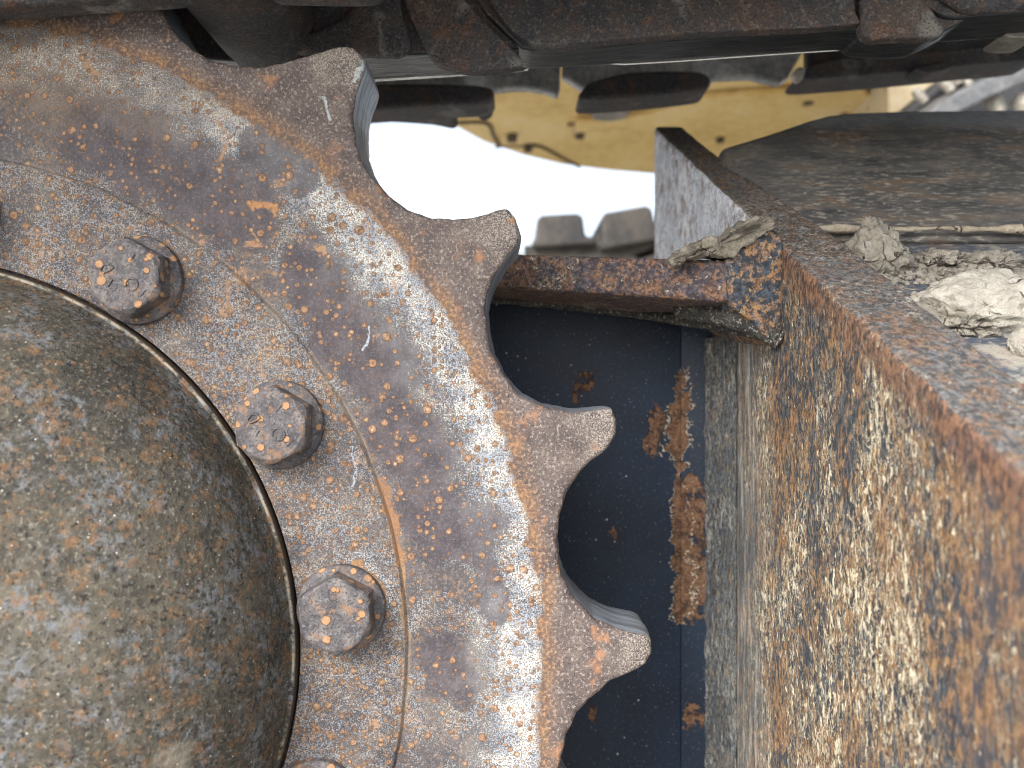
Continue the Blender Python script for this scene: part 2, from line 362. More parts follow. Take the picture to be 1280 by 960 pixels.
def mat_navy():
    """old dark paint on the back plate, flaked to rust down the fold"""
    m = Mat("navy_paint_flaking")
    n1 = m.noise(25, 4, .6); n2 = m.noise(140, 5, .65, .5); n3 = m.noise(600, 3, .6)
    c = m.ramp(n1, [(.3, (.0015, .0055, .016)), (.7, (.005, .016, .037))])
    c = m.mix(m.step(n3, .56, .7, 0, .30), c, (.10, .12, .15))
    FO = lambda *q: P(*q) - Vector((.125, .47, -.3))
    wv = m.warp(.020, 75); wv = m.warp(.009, 260, wv)
    d = m.seg(tuple(FO(848, 470, .47)), tuple(FO(852, 770, .47)), wv)
    wd = m.lin(m.noise(28, 2), .34, .66, .0, .0088)
    rust = m.step(d, wd, m.mul(wd, .8))
    for a, b, ww in [((820, 520), (815, 560), .006), ((868, 610), (870, 760), .0075), ((718, 495), (732, 475), .0045), ((762, 662), (764, 664), .003), ((868, 885), (864, 900), .006), ((740, 895), (742, 888), .003)]:
        dd = m.seg(tuple(FO(*a, .47)), tuple(FO(*b, .47)), wv)
        rust = m.math('MAXIMUM', rust, m.mul(m.step(dd, ww, ww * .75), m.step(n2, .38, .46)))
    rc = m.mix(m.step(n2, .35, .65), (.045, .022, .012), (.16, .085, .045))
    rc = m.mix(m.step(n3, .52, .66, 0, .6), rc, (.22, .16, .11))
    c = m.mix(m.mul(rust, m.step(n3, .25, .5, .55, .95)), c, rc)
    edge = m.mul(m.step(d, m.mul(wd, 1.16), wd), m.step(d, m.mul(wd, .85), m.mul(wd, .98)))
    c = m.mix(m.mul(edge, m.step(n3, .45, .55, 0, .8)), c, (.42, .38, .3))
    dd, rim, core = m.dots(150, .03, .10, .45)
    c = m.mix(m.mul(dd, .8), c, (.38, .40, .42))
    dd, rim, core = m.dots(380, .06, .15, .35)
    c = m.mix(m.mul(dd, .5), c, (.25, .28, .31))
    return m.out(c, m.mix(rust, (.5, .5, .5), (.85, .85, .85)), 0, m.add(m.mul(rust, -.8), m.mul(n3, .3)), .0008, .7, spec=.28)

def mat_weld(name="weld_metal", c0=(.05, .055, .06), c1=(.22, .21, .19), c2=(.42, .40, .35)):
    m = Mat(name)
    n1 = m.noise(60, 4, .6, .5); n2 = m.noise(1, 4, .65, .5, vec=m.stretch((380, 380, 70))); n3 = m.noise(600, 3, .7)
    c = m.ramp(m.add(m.mul(n1, .5), m.mul(n2, .5)), [(.36, c0), (.5, c1), (.64, c2)])
    c = m.mix(m.step(n3, .55, .66, 0, .6), c, (.45, .43, .38))
    c = m.mix(m.step(m.noise(420, 3, .6), .56, .66, 0, .7), c, (.03, .03, .035))
    return m.out(c, .75, 0, m.add(n2, n3), .0009, .8)

def mat_link(name="track_link_steel", mult=1.0):
    m = Mat(name); k = lambda t: tuple(x * mult for x in t)
    n1 = m.noise(26, 5, .65, .5); n2 = m.noise(130, 5, .7); n3 = m.noise(520, 3, .7); n4 = m.noise(900, 2)
    c = m.ramp(m.add(m.mul(n1, .55), m.mul(n2, .45)), [(.34, k((.026, .03, .042))), (.48, k((.062, .060, .064))), (.58, k((.095, .066, .054))), (.7, k((.20, .16, .125)))])
    c = m.mix(m.step(m.noise(34, 4, .6, .6, vec=m.vm('ADD', m.vec, (6, 2, 2))), .56, .68, 0, .65), c, k((.27, .265, .24)))
    c = m.mix(m.step(m.noise(90, 5, .7, vec=m.vm('ADD', m.vec, (1, 6, 2))), .56, .64, 0, .7), c, k((.15, .075, .045)))
    c = m.mix(m.step(n3, .54, .66, 0, .5), c, k((.24, .22, .19)))
    c = m.mix(m.step(n4, .55, .64, 0, .85), c, k((.025, .022, .025)))
    return m.out(c, .72, 0, m.add(m.mul(n2, 1.0), m.mul(n3, .5)), .0014, .9, spec=.4)

def mat_streak(name="frame_dark_paint", dust=False, base=((.055, .057, .061), (.115, .112, .107), (.22, .205, .175))):
    m = Mat(name)
    st = m.stretch((24, 80, 80)); st2 = m.stretch((150, 480, 480))
    n1 = m.noise(1, 5, .65, .4, vec=st); n2 = m.noise(1, 4, .65, .4, vec=st2); n3 = m.noise(500, 3, .7); n0 = m.noise(14, 3)
    c = m.ramp(m.add(m.mul(n1, .6), m.mul(n2, .4)), [(.36, base[0]), (.5, base[1]), (.66, base[2])])
    c = m.mix(m.mul(m.step(n1, .52, .62), m.step(n0, .4, .6, .15, .7)), c, (.16, .095, .055))
    c = m.mix(m.mul(m.step(n2, .54, .64), m.step(n0, .38, .58, .1, .7)), c, (.40, .37, .31))
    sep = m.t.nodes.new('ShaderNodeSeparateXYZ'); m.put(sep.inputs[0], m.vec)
    c = m.mix(m.mul(m.step(m.add(sep.outputs[2], m.mul(m.math('SUBTRACT', n0, .5), .02)), .470, .486), m.step(n2, .3, .6, .45, .9)), c, (.30, .315, .33))  # lighter along the wall's top edge: sky highlight painted into the colour
    dd, rim, core = m.dots(120, .04, .12, .3)
    c = m.mix(m.mul(dd, .7), c, (.5, .47, .42))
    if dust:
        dz = m.add(m.mul(m.noise(26, 5, .7), .6), m.mul(m.noise(160, 4, .7), .4))
        c = m.mix(m.step(dz, .49, .58, 0, .92), c, m.mix(n3, (.22, .205, .175), (.38, .36, .315)))
    return m.out(c, m.lin(n1, .3, .7, .45, .75), 0, m.add(n2, m.mul(n3, .4)), .0007, .6, spec=.45)

def mat_mud(name="dried_mud", c0=(.14, .125, .105), c1=(.29, .27, .23), c2=(.42, .395, .35)):
    m = Mat(name)
    n1 = m.noise(70, 6, .7, .3); n2 = m.noise(330, 4, .7)
    v = m.vor(85, m.warp(.01, 90), 'DISTANCE_TO_EDGE'); cr = m.step(v.outputs["Distance"], .05, .0)
    cr = m.mul(cr, m.step(m.noise(40, 3), .52, .62))
    c = m.ramp(m.add(m.mul(n1, .55), m.mul(n2, .45)), [(.32, c0), (.5, c1), (.68, c2)])
    c = m.mix(m.mul(cr, .8), c, (.09, .075, .06))
    return m.out(c, .95, 0, m.add(m.add(n1, m.mul(n2, .6)), m.mul(cr, -1.2)), .003, 1.0, spec=.2)

def mat_yellow(name="yellow_machine_paint", a=(.47, .30, .095), b=(.66, .48, .19), c3=(.70, .58, .34)):
    m = Mat(name)
    n1 = m.noise(5, 5, .6, .4); n2 = m.noise(1, 4, .6, .6, vec=m.stretch((8, 45, 45))); n3 = m.noise(70, 4, .7)
    c = m.ramp(m.add(m.mul(n1, .6), m.mul(n3, .4)), [(.35, a), (.52, b), (.68, c3)])
    c = m.mix(m.step(n2, .62, .72, 0, .7), c, (.17, .10, .05))
    d, rim, core = m.dots(16, .03, .10, .3)
    c = m.mix(m.mul(d, .7), c, (.12, .075, .04))
    return m.out(c, .6, 0, n3, .001, .4)

def mat_plain(name, c0, c1, rough=.6, metal=0.0, sc=60, bump=.001):
    m = Mat(name); n = m.noise(sc, 5, .65, .3); n2 = m.noise(sc * 6, 3, .6)
    c = m.mix(m.step(m.add(m.mul(n, .6), m.mul(n2, .4)), .38, .62), c0, c1)
    return m.out(c, rough, metal, m.add(n, n2), bump, .6)

RING = mat_ring(); WORN = mat_worn(); HUB = mat_hub(); BOLT = mat_bolt()
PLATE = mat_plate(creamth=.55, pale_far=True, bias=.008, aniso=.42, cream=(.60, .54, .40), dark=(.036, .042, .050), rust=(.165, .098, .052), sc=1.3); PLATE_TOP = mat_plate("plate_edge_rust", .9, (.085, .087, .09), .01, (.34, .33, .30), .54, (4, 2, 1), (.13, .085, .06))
PLATE_LAV = None
SHELF = mat_plate("shelf_edge_rust", 1.0, (.048, .044, .055), .015, (.50, .45, .36), .62, (9, 4, 2), (.145, .08, .05))
WELDB = mat_plate("weld_block_scale", .8, (.036, .046, .060), .02, (.46, .42, .31), .63, (2, 7, 5), (.20, .115, .06))
NAVY = mat_navy(); WELD = mat_plate("weld_metal", 1.1, (.06, .07, .08), .06, (.36, .36, .33), .50, (7, 7, 1), (.15, .11, .075), aniso=.5); WELD_D = mat_weld("weld_dark", (.010, .011, .012), (.026, .025, .022), (.085, .075, .06))
LINK = mat_link(mult=.72); LINK_D = mat_link("track_shoe_dark", .5)
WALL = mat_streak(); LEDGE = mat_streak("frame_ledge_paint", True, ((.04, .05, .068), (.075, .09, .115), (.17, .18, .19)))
MUD = mat_mud(); MUD_L = mat_mud("dried_mud_pale", (.24, .22, .19), (.40, .38, .335), (.50, .475, .43)); MUD_G = mat_mud("dust_ridge", (.25, .21, .15), (.42, .37, .29), (.52, .48, .4))
YEL = mat_yellow(); CREAM = mat_yellow("cream_paint_worn", (.38, .28, .14), (.50, .42, .28), (.54, .48, .37))
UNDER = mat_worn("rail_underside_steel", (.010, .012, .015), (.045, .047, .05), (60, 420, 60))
POLISH = mat_plain("polished_steel_edge", (.78, .78, .76), (.92, .92, .9), .25, .6, 60)
GREY = mat_plain("shoe_grey_steel", (.16, .17, .175), (.36, .365, .36), .45, .4, 45)
BLACK = mat_plain("black_rubber", (.012, .012, .014), (.03, .03, .032), .6, 0, 40)
SEAM = mat_plain("seam_sealant", (.05, .042, .03), (.10, .075, .05), .8, 0, 30)
SILVER = mat_plain("grey_paint", (.08, .084, .088), (.15, .155, .16), .5, .1, 30)
FIT = mat_plain("pale_fitting", (.16, .15, .13), (.34, .32, .28), .5, .2, 40)
BRONZE = mat_plain("nut_rust", (.13, .075, .05), (.30, .19, .13), .6, .2, 40)
FSHOE = mat_plain("far_shoe_steel", (.02, .021, .023), (.065, .058, .05), .7, .1, 12)
EARTH = mat_plain("gravel_earth", (.33, .315, .285), (.46, .445, .41), .95, 0, 3, .01)

# ------------------------------------------------------------------ ground
bm = bmesh.new()
bmesh.ops.create_grid(bm, x_segments=40, y_segments=40, size=600)
for v in bm.verts: v.co.z = -.62
g = finish("ground", bm, EARTH); tag(g, kind="structure")

# ------------------------------------------------------------------ drive sprocket
YF = .340; THK = .038
spro = thing("drive_sprocket", (CX, YF, CZ), "rusty toothed drive sprocket with a ring of hexagon bolts round its hub", "sprocket")
trace = [(150, -60), (180, -25), (195, 2), (207, 24), (222, 45), (240, 60), (262, 72), (290, 80), (320, 82), (350, 78), (380, 69), (405, 61), (425, 55), (441, 57), (453, 68),
         (457, 84), (450, 101), (444, 120), (441, 145), (443, 170), (451, 197), (462, 217), (482, 241), (508, 260), (540, 271), (575, 272), (606, 267),
         (634, 257), (645, 272), (650, 290), (647, 306), (634, 321), (621, 341), (611, 362), (607, 387), (609, 412), (616, 441), (630, 469), (651, 493),
         (680, 508), (710, 514), (740, 514), (754, 511), (765, 509), (771, 525), (771, 543), (760, 562), (740, 576), (722, 595), (708, 619), (700, 646), (697, 675),
         (699, 701), (706, 726), (720, 750), (742, 772), (772, 787), (806, 794), (815, 800), (815, 817), (807, 832), (793, 840), (768, 851), (745, 869), (722, 893), (708, 921), (702, 948), (700, 975)]
pol = []
for (px, py) in trace:
    x, _, z = disc_local(px, py); pol.append((math.degrees(math.atan2(z, x)), math.hypot(x, z)))
pol.sort()
def interp(tab, t):
    if t <= tab[0][0]: return tab[0][1]
    for (a, ra), (b, rb) in zip(tab, tab[1:]):
        if t <= b: return ra + (rb - ra) * (t - a) / max(b - a, 1e-6)
    return tab[-1][1]
TH0, TH1 = pol[0][0], pol[-1][0]
PER = 360 / 21
tipC = math.degrees(math.atan2(disc_local(768, 528)[2], disc_local(768, 528)[0]))
def ring_r(t):
    t = (t + 180) % 360 - 180
    tp = interp(pol, tipC + ((t - tipC + PER / 2) % PER - PER / 2))
    if TH0 <= t <= TH1:
        k = min(1, (t - TH0) / 1.5, (TH1 - t) / 2.0); return tp + (interp(pol, t) - tp) * k
    return tp
N = 2700
th = [-180 + 360 * i / N for i in range(N)]
raw = [ring_r(t) for t in th]
rad = [(raw[i - 1] + 2 * raw[i] + raw[(i + 1) % N]) / 4 for i in range(N)]
out2 = [Vector((rad[i] * math.cos(R(th[i])), rad[i] * math.sin(R(th[i])))) for i in range(N)]
nrm = []
for i in range(N):
    d = out2[(i + 3) % N] - out2[i - 3]; nrm.append(Vector((d.y, -d.x)).normalized())
bm = bmesh.new(); rings = []
def jit(p, amp, sc): return amp * mnoise.fractal(Vector((p.x * sc, p.y * sc, 3.3)), 1.0, 2.0, 3)
def addring(f):
    rings.append([bm.verts.new((CX + q[0], YF + q[2], CZ + q[1])) for q in (f(i) for i in range(N))])
def circ(i, r): return Vector((r * math.cos(R(th[i])), r * math.sin(R(th[i]))))
for r, h in ((.165, .006), (.1738, .006), (.1742, -.0015), (.1755, -.002), (.19, -.002), (.205, -.002), (.2200, -.002), (.2206, -.0016), (.2211, -.0004), (.2216, 0)):
    addring(lambda i: (*circ(i, r + (.0006 * mnoise.noise(Vector((math.cos(R(th[i])) * 14, math.sin(R(th[i])) * 14, r * 3))) if r > .21 else 0)), h))
rmin = [min(rad[(i + k) % N] for k in range(-14, 15)) for i in range(N)]
rsm = [sum(rmin[(i + k) % N] for k in range(-10, 11)) / 21 - .004 for i in range(N)]
for fr in (.3, .6, 1.0): addring(lambda i: (*(circ(i, .2216).lerp(circ(i, rsm[i]), fr)), 0))
def inset(i, d):
    p = out2[i] - nrm[i] * (d + jit(out2[i], .0007, 120) + .0002); return p
addring(lambda i: (*inset(i, .0020), .0001)); addring(lambda i: (*inset(i, .0011), .0004)); addring(lambda i: (*inset(i, .0003), .0012)); addring(lambda i: (*inset(i, .0), .0024))
nfront = len(rings)
for k in range(1, 7):
    addring(lambda i: (*(out2[i] + nrm[i] * (.0007 * math.sin(math.pi * k / 6) + jit(out2[i], .0005, 90 + 20 * k))), .0024 + (THK - .004) * k / 6))
addring(lambda i: (*(out2[i] - nrm[i] * .0016), THK)); addring(lambda i: (*circ(i, .165), THK))
for a in range(len(rings)):
    b = (a + 1) % len(rings)
    for i in range(N):
        j = (i + 1) % N
        f = bm.faces.new((rings[a][i], rings[a][j], rings[b][j], rings[b][i]))
        if nfront - 1 <= a < nfront + 6: f.material_index = 1
ring = finish("toothed_ring", bm, [RING, WORN], spro, smooth=35)

# hub cover (lathe)
prof = [(.1640, -.006), (.1724, -.005), (.1731, 0), (.1730, .0022), (.1724, .0032), (.1706, .0036), (.1694, .0062), (.1684, .011), (.1660, .021), (.1610, .033), (.1530, .045), (.142, .056), (.128, .065), (.110, .072), (.090, .077), (.06, .081), (.03, .083), (0, .083)]
def lathe(prof, seg, cx, y0, cz, bm=None):
    bm = bm or bmesh.new(); rs = []
    for r, h in prof:
        if r < 1e-6: rs.append([bm.verts.new((cx, y0 - h, cz))] * seg); continue
        rs.append([bm.verts.new((cx + r * math.cos(2 * math.pi * k / seg), y0 - h, cz + r * math.sin(2 * math.pi * k / seg))) for k in range(seg)])
    for a, b in zip(rs, rs[1:]):
        for k in range(seg):
            j = (k + 1) % seg
            vs = [a[k], a[j], b[j], b[k]]; u = []
            for v in vs:
                if v not in u: u.append(v)
            if len(u) > 2: bm.faces.new(u)
    return bm
hub = finish("hub_cover", lathe(prof, 240, CX, YF, CZ), HUB, spro, smooth=35)

# bolts
def hexa(r, y, rot): return [Vector((r * math.cos(R(rot + 60 * k)), y, r * math.sin(R(rot + 60 * k)))) for k in range(6)]
def make_bolt(ang, rot, marks, k):
    c = Vector((CX + .1935 * math.cos(R(ang)), YF - .002, CZ + .1935 * math.sin(R(ang))))
    bm = bmesh.new()
    # hexagon head with a chamfered crown
    fine = 10
    def hexring(af, y, crown=0.0):
        pts = []
        for q in range(6 * fine):
            a = rot + 60 * q / fine
            loc = ((a - rot) % 60) - 30
            rr = af / math.cos(R(loc)); rr = min(rr, crown) if crown else rr
            pts.append(bm.verts.new(c + Vector((rr * math.cos(R(a)), -y, rr * math.sin(R(a))))))
        return pts
    AF = .0150
    rs = [hexring(AF, .0035), hexring(AF, .0115), hexring(AF, .0130, AF * 1.075), hexring(AF, .0142, AF * .985), hexring(AF * .93, .0146, AF * .93)]
    n = len(rs[0])
    for a, b in zip(rs, rs[1:]):
        for i in range(n): bm.faces.new((a[i], a[(i + 1) % n], b[(i + 1) % n], b[i]))
    bm.faces.new(rs[-1])
    b = finish("bolt", bm, BOLT, spro, smooth=25)
    wp = [(.006, 0), (.0193, -.0005), (.0196, .0012), (.0192, .0028), (.0182, .0036), (.0168, .0044), (.010, .0046)]
    finish("washer", lathe(wp, 72, c.x, c.y, c.z), BOLT, b, smooth=35)
    if marks:
        bm = bmesh.new(); y = c.y - .0147
        def stroke(pts, r=.00045): tube([Vector((c.x + p[0], y, c.z + p[1])) for p in pts], r, 6, bm)
        cc = (.0035, -.0035)
        stroke([(cc[0] + .0026 * math.cos(t / 10 * math.pi), cc[1] + .0026 * math.sin(t / 10 * math.pi)) for t in range(-7, 12)])
        stroke([(.0028, .0065), (.0050, .0093)]); stroke([(-.0065, -.0045), (-.0045, -.0015)]); stroke([(.0070, -.0085), (.0095, -.0055)])
        stroke([(-.0095, .0025), (-.0080, .0048), (-.0055, .0050), (-.0040, .0035), (-.0058, .0022), (-.0085, .0012)])
        finish("grade_mark", bm, BOLT, b, smooth=60)
    return b
for k, (ang, rot) in enumerate([(83.2, 18), (57.6, 32), (31.2, 29), (5.8, 33), (-19.9, 10), (108.6, 5), (-45.6, 20)]):
    make_bolt(ang, rot, k in (1, 2), k)

# ------------------------------------------------------------------ near track chain
YR = .392; RT = .030
chain = thing("track_chain", tuple(P(800, 60, YR)), "dark rusty upper run of track chain crossing above the sprocket", "track chain")
def link(front_px, Y, thick, mat, name="link", bev=.0016, extra=None):
    pts = dense([P(x, y, Y) for x, y in front_px], .012)
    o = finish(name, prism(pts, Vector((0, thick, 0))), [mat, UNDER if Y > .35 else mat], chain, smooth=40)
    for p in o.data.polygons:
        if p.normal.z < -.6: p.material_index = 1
    displace(o, 0, 0, bevel=bev, seg=3, angle=35)
    return o
lk1 = [(60, -160), (60, 40), (200, 70), (330, 78), (440, 71), (500, 68), (560, 66), (655, 60), (690, 40), (640, -10), (560, -110), (300, -160)]
lk2 = [(560, -60), (610, 20), (652, 60), (664, 62), (700, 60.5), (760, 57), (880, 47), (1060, 38), (1074, 38), (1082, 46), (1120, 49), (1160, 48), (1186, 36), (1215, 20), (1170, -10), (1080, -110), (800, -150), (620, -140)]
lk3 = [(1090, -60), (1130, -5), (1180, 20), (1195, 22), (1280, 16), (1500, 0), (1700, -10), (1700, -170), (1150, -150)]
# rail bodies, and the proud faces of the forgings on them
def rail(poly, boss, Y, thick=RT):
    o = link(poly, Y, thick, LINK)
    for b in boss:
        pts = dense(smooth_poly([P(x, y, Y - .006) for x, y in b], 3), .02)
        q = finish("link_boss", prism(pts, [Vector((0, .008, 0)) for _ in pts]), LINK, o, smooth=50)
        displace(q, 0, 0, bevel=.0045, seg=4, angle=40)
    return o
rail(lk1, [[(470, -60), (430, 20), (330, 58), (440, 66), (512, 62), (500, 0), (530, -40)], [(536, 66), (558, 82), (600, 88), (652, 80), (640, 60), (600, 20), (545, -40), (510, -60), (505, 0)]], YR)
rail(lk2, [[(664, 54), (760, 50), (880, 40), (1058, 31), (1070, 15), (1040, -60), (900, -110), (650, -90), (590, -60), (612, 0)],
           [(1082, 45), (1120, 47), (1158, 46), (1182, 34), (1120, -40), (1080, -60), (1076, 0)]], YR - .003, .0245)
rail(lk3, [[(1205, 10), (1280, 8), (1500, -10), (1650, -25), (1600, -120), (1200, -110), (1160, -40)]], YR - .006)
# bright running edges polished along the back of the rails
def edge_strip(pts, Y, r):
    c = [P(x, y, Y) for x, y in pts]
    finish("worn_edge", tube(c, r, 8), POLISH, chain, smooth=60)
edge_strip([(430, 102.5), (470, 99.8), (560, 94.5), (640, 88.7), (660, 86.5)], YR + RT, .0009)
edge_strip([(735, 72.5), (748, 74), (757, 79), (780, 80.5), (850, 76.5), (940, 70), (1060, 62), (1160, 54), (1180, 44), (1250, 39)], YR + .0215, .00045)
# inner rail facing the camera side, just entering the picture at the top left
nl = link([(-260, 60), (-100, 20), (-32, 6), (31, 3), (110, -3), (199, -9), (314, -24), (330, -190), (-260, -190)], .315, .016, LINK, bev=.003)
nl2 = link([(318, -30), (335, -14), (380, -13), (440, -12), (466, -14), (482, -30), (490, -190), (320, -190)], .316, .016, LINK, bev=.003)
nl3 = link([(505, -100), (1150, -160), (1160, -290), (505, -260)], .303, .030, LINK, bev=.004)
# bushings between the rails
for (px, py) in ((316, 2),):
    a = P(px, py, .375)
    finish("bushing", tube([(a.x, .31, a.z), (a.x, .405, a.z)], .0265, 28), LINK_D, chain, smooth=40)  # darker steel copy stands in for the shade between the rails
# shoes: plates lying over the rails, their far ends bent down into scalloped lips
def shoe_plate(x0, x1, z0, z1):
    pr = [Vector((x0, .06, z0)), Vector((x1, .06, z1)), Vector((x1, .06, z1 + .012)), Vector((x0 + (x1 - x0) * .55, .06, (z0 + z1) / 2 + .014)), Vector((x0 + (x1 - x0) * .5, .06, (z0 + z1) / 2 + .04)), Vector((x0 + (x1 - x0) * .42, .06, (z0 + z1) / 2 + .04)), Vector((x0 + (x1 - x0) * .37, .06, (z0 + z1) / 2 + .014)), Vector((x0, .06, z0 + .012))]
    o = finish("shoe", prism(pr, Vector((0, .60, 0))), LINK_D, chain, smooth=30)
    return o
zs = lambda x: .283 + .05 * x
for i in range(7):
    x0 = -.43 + .2 * i
    if i < 5: shoe_plate(x0, x0 + .194, zs(x0), zs(x0 + .194))
YL = .640
def lip(px, thick, mat, name, Y=YL, bev=.002):
    pts = [P(x, y, Y) for x, y in px]
    o = finish(name, prism(dense(pts, .01), Vector((0, thick, 0))), mat, chain, smooth=40)
    displace(o, 0, 0, bevel=bev, seg=2)
    return o
lip([(380, 60), (380, 116), (560, 114), (617, 112), (640, 109.5), (662, 109.5), (682, 113), (697, 119), (700, 112), (701, 60)], .012, GREY, "shoe_lip")
lip([(703, 60), (703, 94), (726, 109), (733, 112), (885, 110), (893, 97), (940, 95), (960, 100), (975, 104), (986, 97), (1006, 60)], .012, GREY, "shoe_lip")
lip([(1010, 50), (1010, 86), (1150, 78), (1176, 82), (1190, 74), (1300, 66), (1400, 60), (1400, 30)], .012, LINK_D, "shoe_lip")
def bar(px, Y, thick, mat=LINK_D, name="grouser_end", bev=.008):
    pts = dense(smooth_poly([P(x, y, Y) for x, y in px], 3), .004)
    o = finish(name, prism(pts, Vector((0, thick, 0))), mat, chain, smooth=60)
    displace(o, 0, 0, bevel=bev, seg=4, angle=50)
    return o
bar([(380, 108), (470, 104), (560, 104), (606, 107), (617, 114), (615, 122), (600, 128), (540, 131), (380, 139)], .600, .035)
bar([(380, 130), (480, 131), (540, 132), (562, 131), (570, 138), (563, 146), (535, 141), (470, 137), (380, 136)], .632, .03, bev=.002)
bar([(593, 122), (613, 122), (614, 130), (605, 136), (596, 132)], .628, .03, bev=.002)
bar([(727, 124), (728, 112), (738, 103), (765, 94), (800, 89), (860, 88), (882, 92), (889, 101), (885, 109), (865, 113), (800, 120)], .600, .035)
bar([(1004, 98), (1006, 87), (1030, 77), (1080, 69), (1160, 64), (1240, 58), (1300, 60), (1300, 72), (1220, 80), (1180, 84), (1120, 90), (1060, 95)], .600, .035)
bar([(1146, 84), (1176, 78), (1190, 76), (1192, 83), (1176, 88), (1160, 90)], .59, .02, bev=.002)
bar([(993, 89), (999, 83), (1007, 85), (1006, 94), (1001, 100), (995, 97)], .597, .01, FIT, "chipped_edge", bev=.002)
bar([(1257, 40), (1266, 37), (1285, 37), (1300, 42), (1290, 47), (1262, 46)], .41, .02, FIT, "chipped_edge", bev=.002)
bar([(1215, 72), (1235, 62), (1300, 50), (1300, 74), (1262, 80), (1230, 84)], .70, .03, GREY, "shoe_lip", bev=.004)

# ------------------------------------------------------------------ track frame
frame = thing("crawler_frame", (.125, .47, -.3), "rusty welded track frame end with upright plate, shelf and dark sloping top", "track frame")
PLX = lambda Y: .1717 - .11 * Y
PT = .023
# upright plate: outline in its own plane
Yf, Yn = .584, .10
topZ = lambda Y: .196 + .612 * (Y - Yf)
outl = []
for i in range(61):
    Y = Yf + (Yn - Yf) * i / 60
    z = topZ(Y) + .0016 * mnoise.fractal(Vector((Y * 70, 1, 0)), 1, 2, 4); outl.append(Vector((PLX(Y), Y, z)))
outl += [Vector((PLX(Yn), Yn, -.36)), Vector((PLX(Yf), Yf, -.36))]
bm = prism(outl, [Vector((PT + .011 * min(1, max(0, (.52 - p.y) / .14)), 0, 0)) for p in outl])
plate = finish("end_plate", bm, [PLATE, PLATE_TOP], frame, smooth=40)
for p in plate.data.polygons:
    if p.normal.z > .5: p.material_index = 1
displace(plate, 0, 0, bevel=.0034, seg=4, angle=40)
# shelf
sh = [P(560, 315, .418), P(915, 325, .370), P(915, 378, .370), P(560, 354, .418)]
o = finish("cross_shelf", prism(dense(sh, .012), [Vector((0, .14, 0))] * len(dense(sh, .012))), SHELF, frame, smooth=40)
displace(o, 0, 0, bevel=.0022, seg=3, angle=40)
# back plate with the fold
pl = [(-.16, .47), (P(850, 0, .47).x, .47), (P(851.5, 0, .469).x, .4686), (P(886, 0, .466).x, .463), (.150, .463), (.150, .475), (-.16, .482)]
bm = prism([Vector((x, y, -.36)) for x, y in pl], Vector((0, 0, .42)))
finish("back_plate", bm, NAVY, frame, smooth=20)
# weld fillet in the corner between back plate and upright plate
def corner(bm, z0, z1, n=60):
    rows = []
    for i in range(n + 1):
        z = z0 + (z1 - z0) * i / n; row = []
        for k in range(9):
            t = k / 8
            a = Vector((P(880, 0, .466).x, .4645, z)); b = Vector((PLX(.425) - .0008, .425, z)); mid = Vector((PLX(.452) - .001, .4525, z))
            p = a.lerp(mid, t).lerp(mid.lerp(b, t), t)
            p += Vector((-1, -.6, 0)) * (.0010 * mnoise.fractal(Vector((z * 90, k * .5, 4)), 1, 2, 3))
            row.append(bm.verts.new(p))
        row.append(bm.verts.new((PLX(.44) + .012, .48, z))); rows.append(row)
    for r0, r1 in zip(rows, rows[1:]):
        for k in range(len(r0)):
            j = (k + 1) % len(r0); bm.faces.new((r0[k], r0[j], r1[j], r1[k]))
    bm.faces.new(rows[0]); bm.faces.new(rows[-1][::-1])
    return bm
finish("weld_bead", corner(bmesh.new(), -.35, P(0, 420, .44).z), WELD, frame, smooth=60)
# weld block between shelf end and plate
wb = smooth_poly([P(x, y, .3675 + (x - 908) / 72 * .0040) for x, y in [(908, 324), (930, 305), (950, 288), (966, 286), (979, 300), (980, 340), (980, 390), (979, 428), (962, 424), (938, 400), (914, 380), (909, 350)]], 3)
o = finish("weld_block", prism(wb, Vector((.004, .09, 0))), WELDB, frame, smooth=50)
displace(o, 0, 0, bevel=.0035, seg=4, angle=50)
# ropey weld under the shelf sweeping round into the plate
def bead(pts, rad, name, mat, n=40):
    V = [Vector(p) for p in pts]; cur = []
    for i in range(n + 1):
        t = i / n * (len(V) - 1); a = min(int(t), len(V) - 2); cur.append(V[a].lerp(V[a + 1], t - a))
    for _ in range(6): cur = [cur[0]] + [(cur[i - 1] + cur[i] * 2 + cur[i + 1]) / 4 for i in range(1, n)] + [cur[-1]]
    bm = tube(cur, [rad * (1 + .10 * math.sin(i * 1.9) + .08 * mnoise.noise(Vector((i * .7, 2, 1)))) for i in range(n + 1)], 14)
    return finish(name, bm, mat, frame, smooth=60)
bead([P(560, 367, .464), P(700, 381, .464), P(800, 392, .460), P(860, 402, .43), P(905, 408, .405), P(950, 418, .385), P(976, 426, .376)], .0030, "weld_bead", WELD_D, 60)
bead([P(850, 386, .415), P(890, 392, .395), P(925, 400, .382), P(955, 412, .376), P(976, 424, .374)], .0052, "weld_bead", WELD_D, 40)
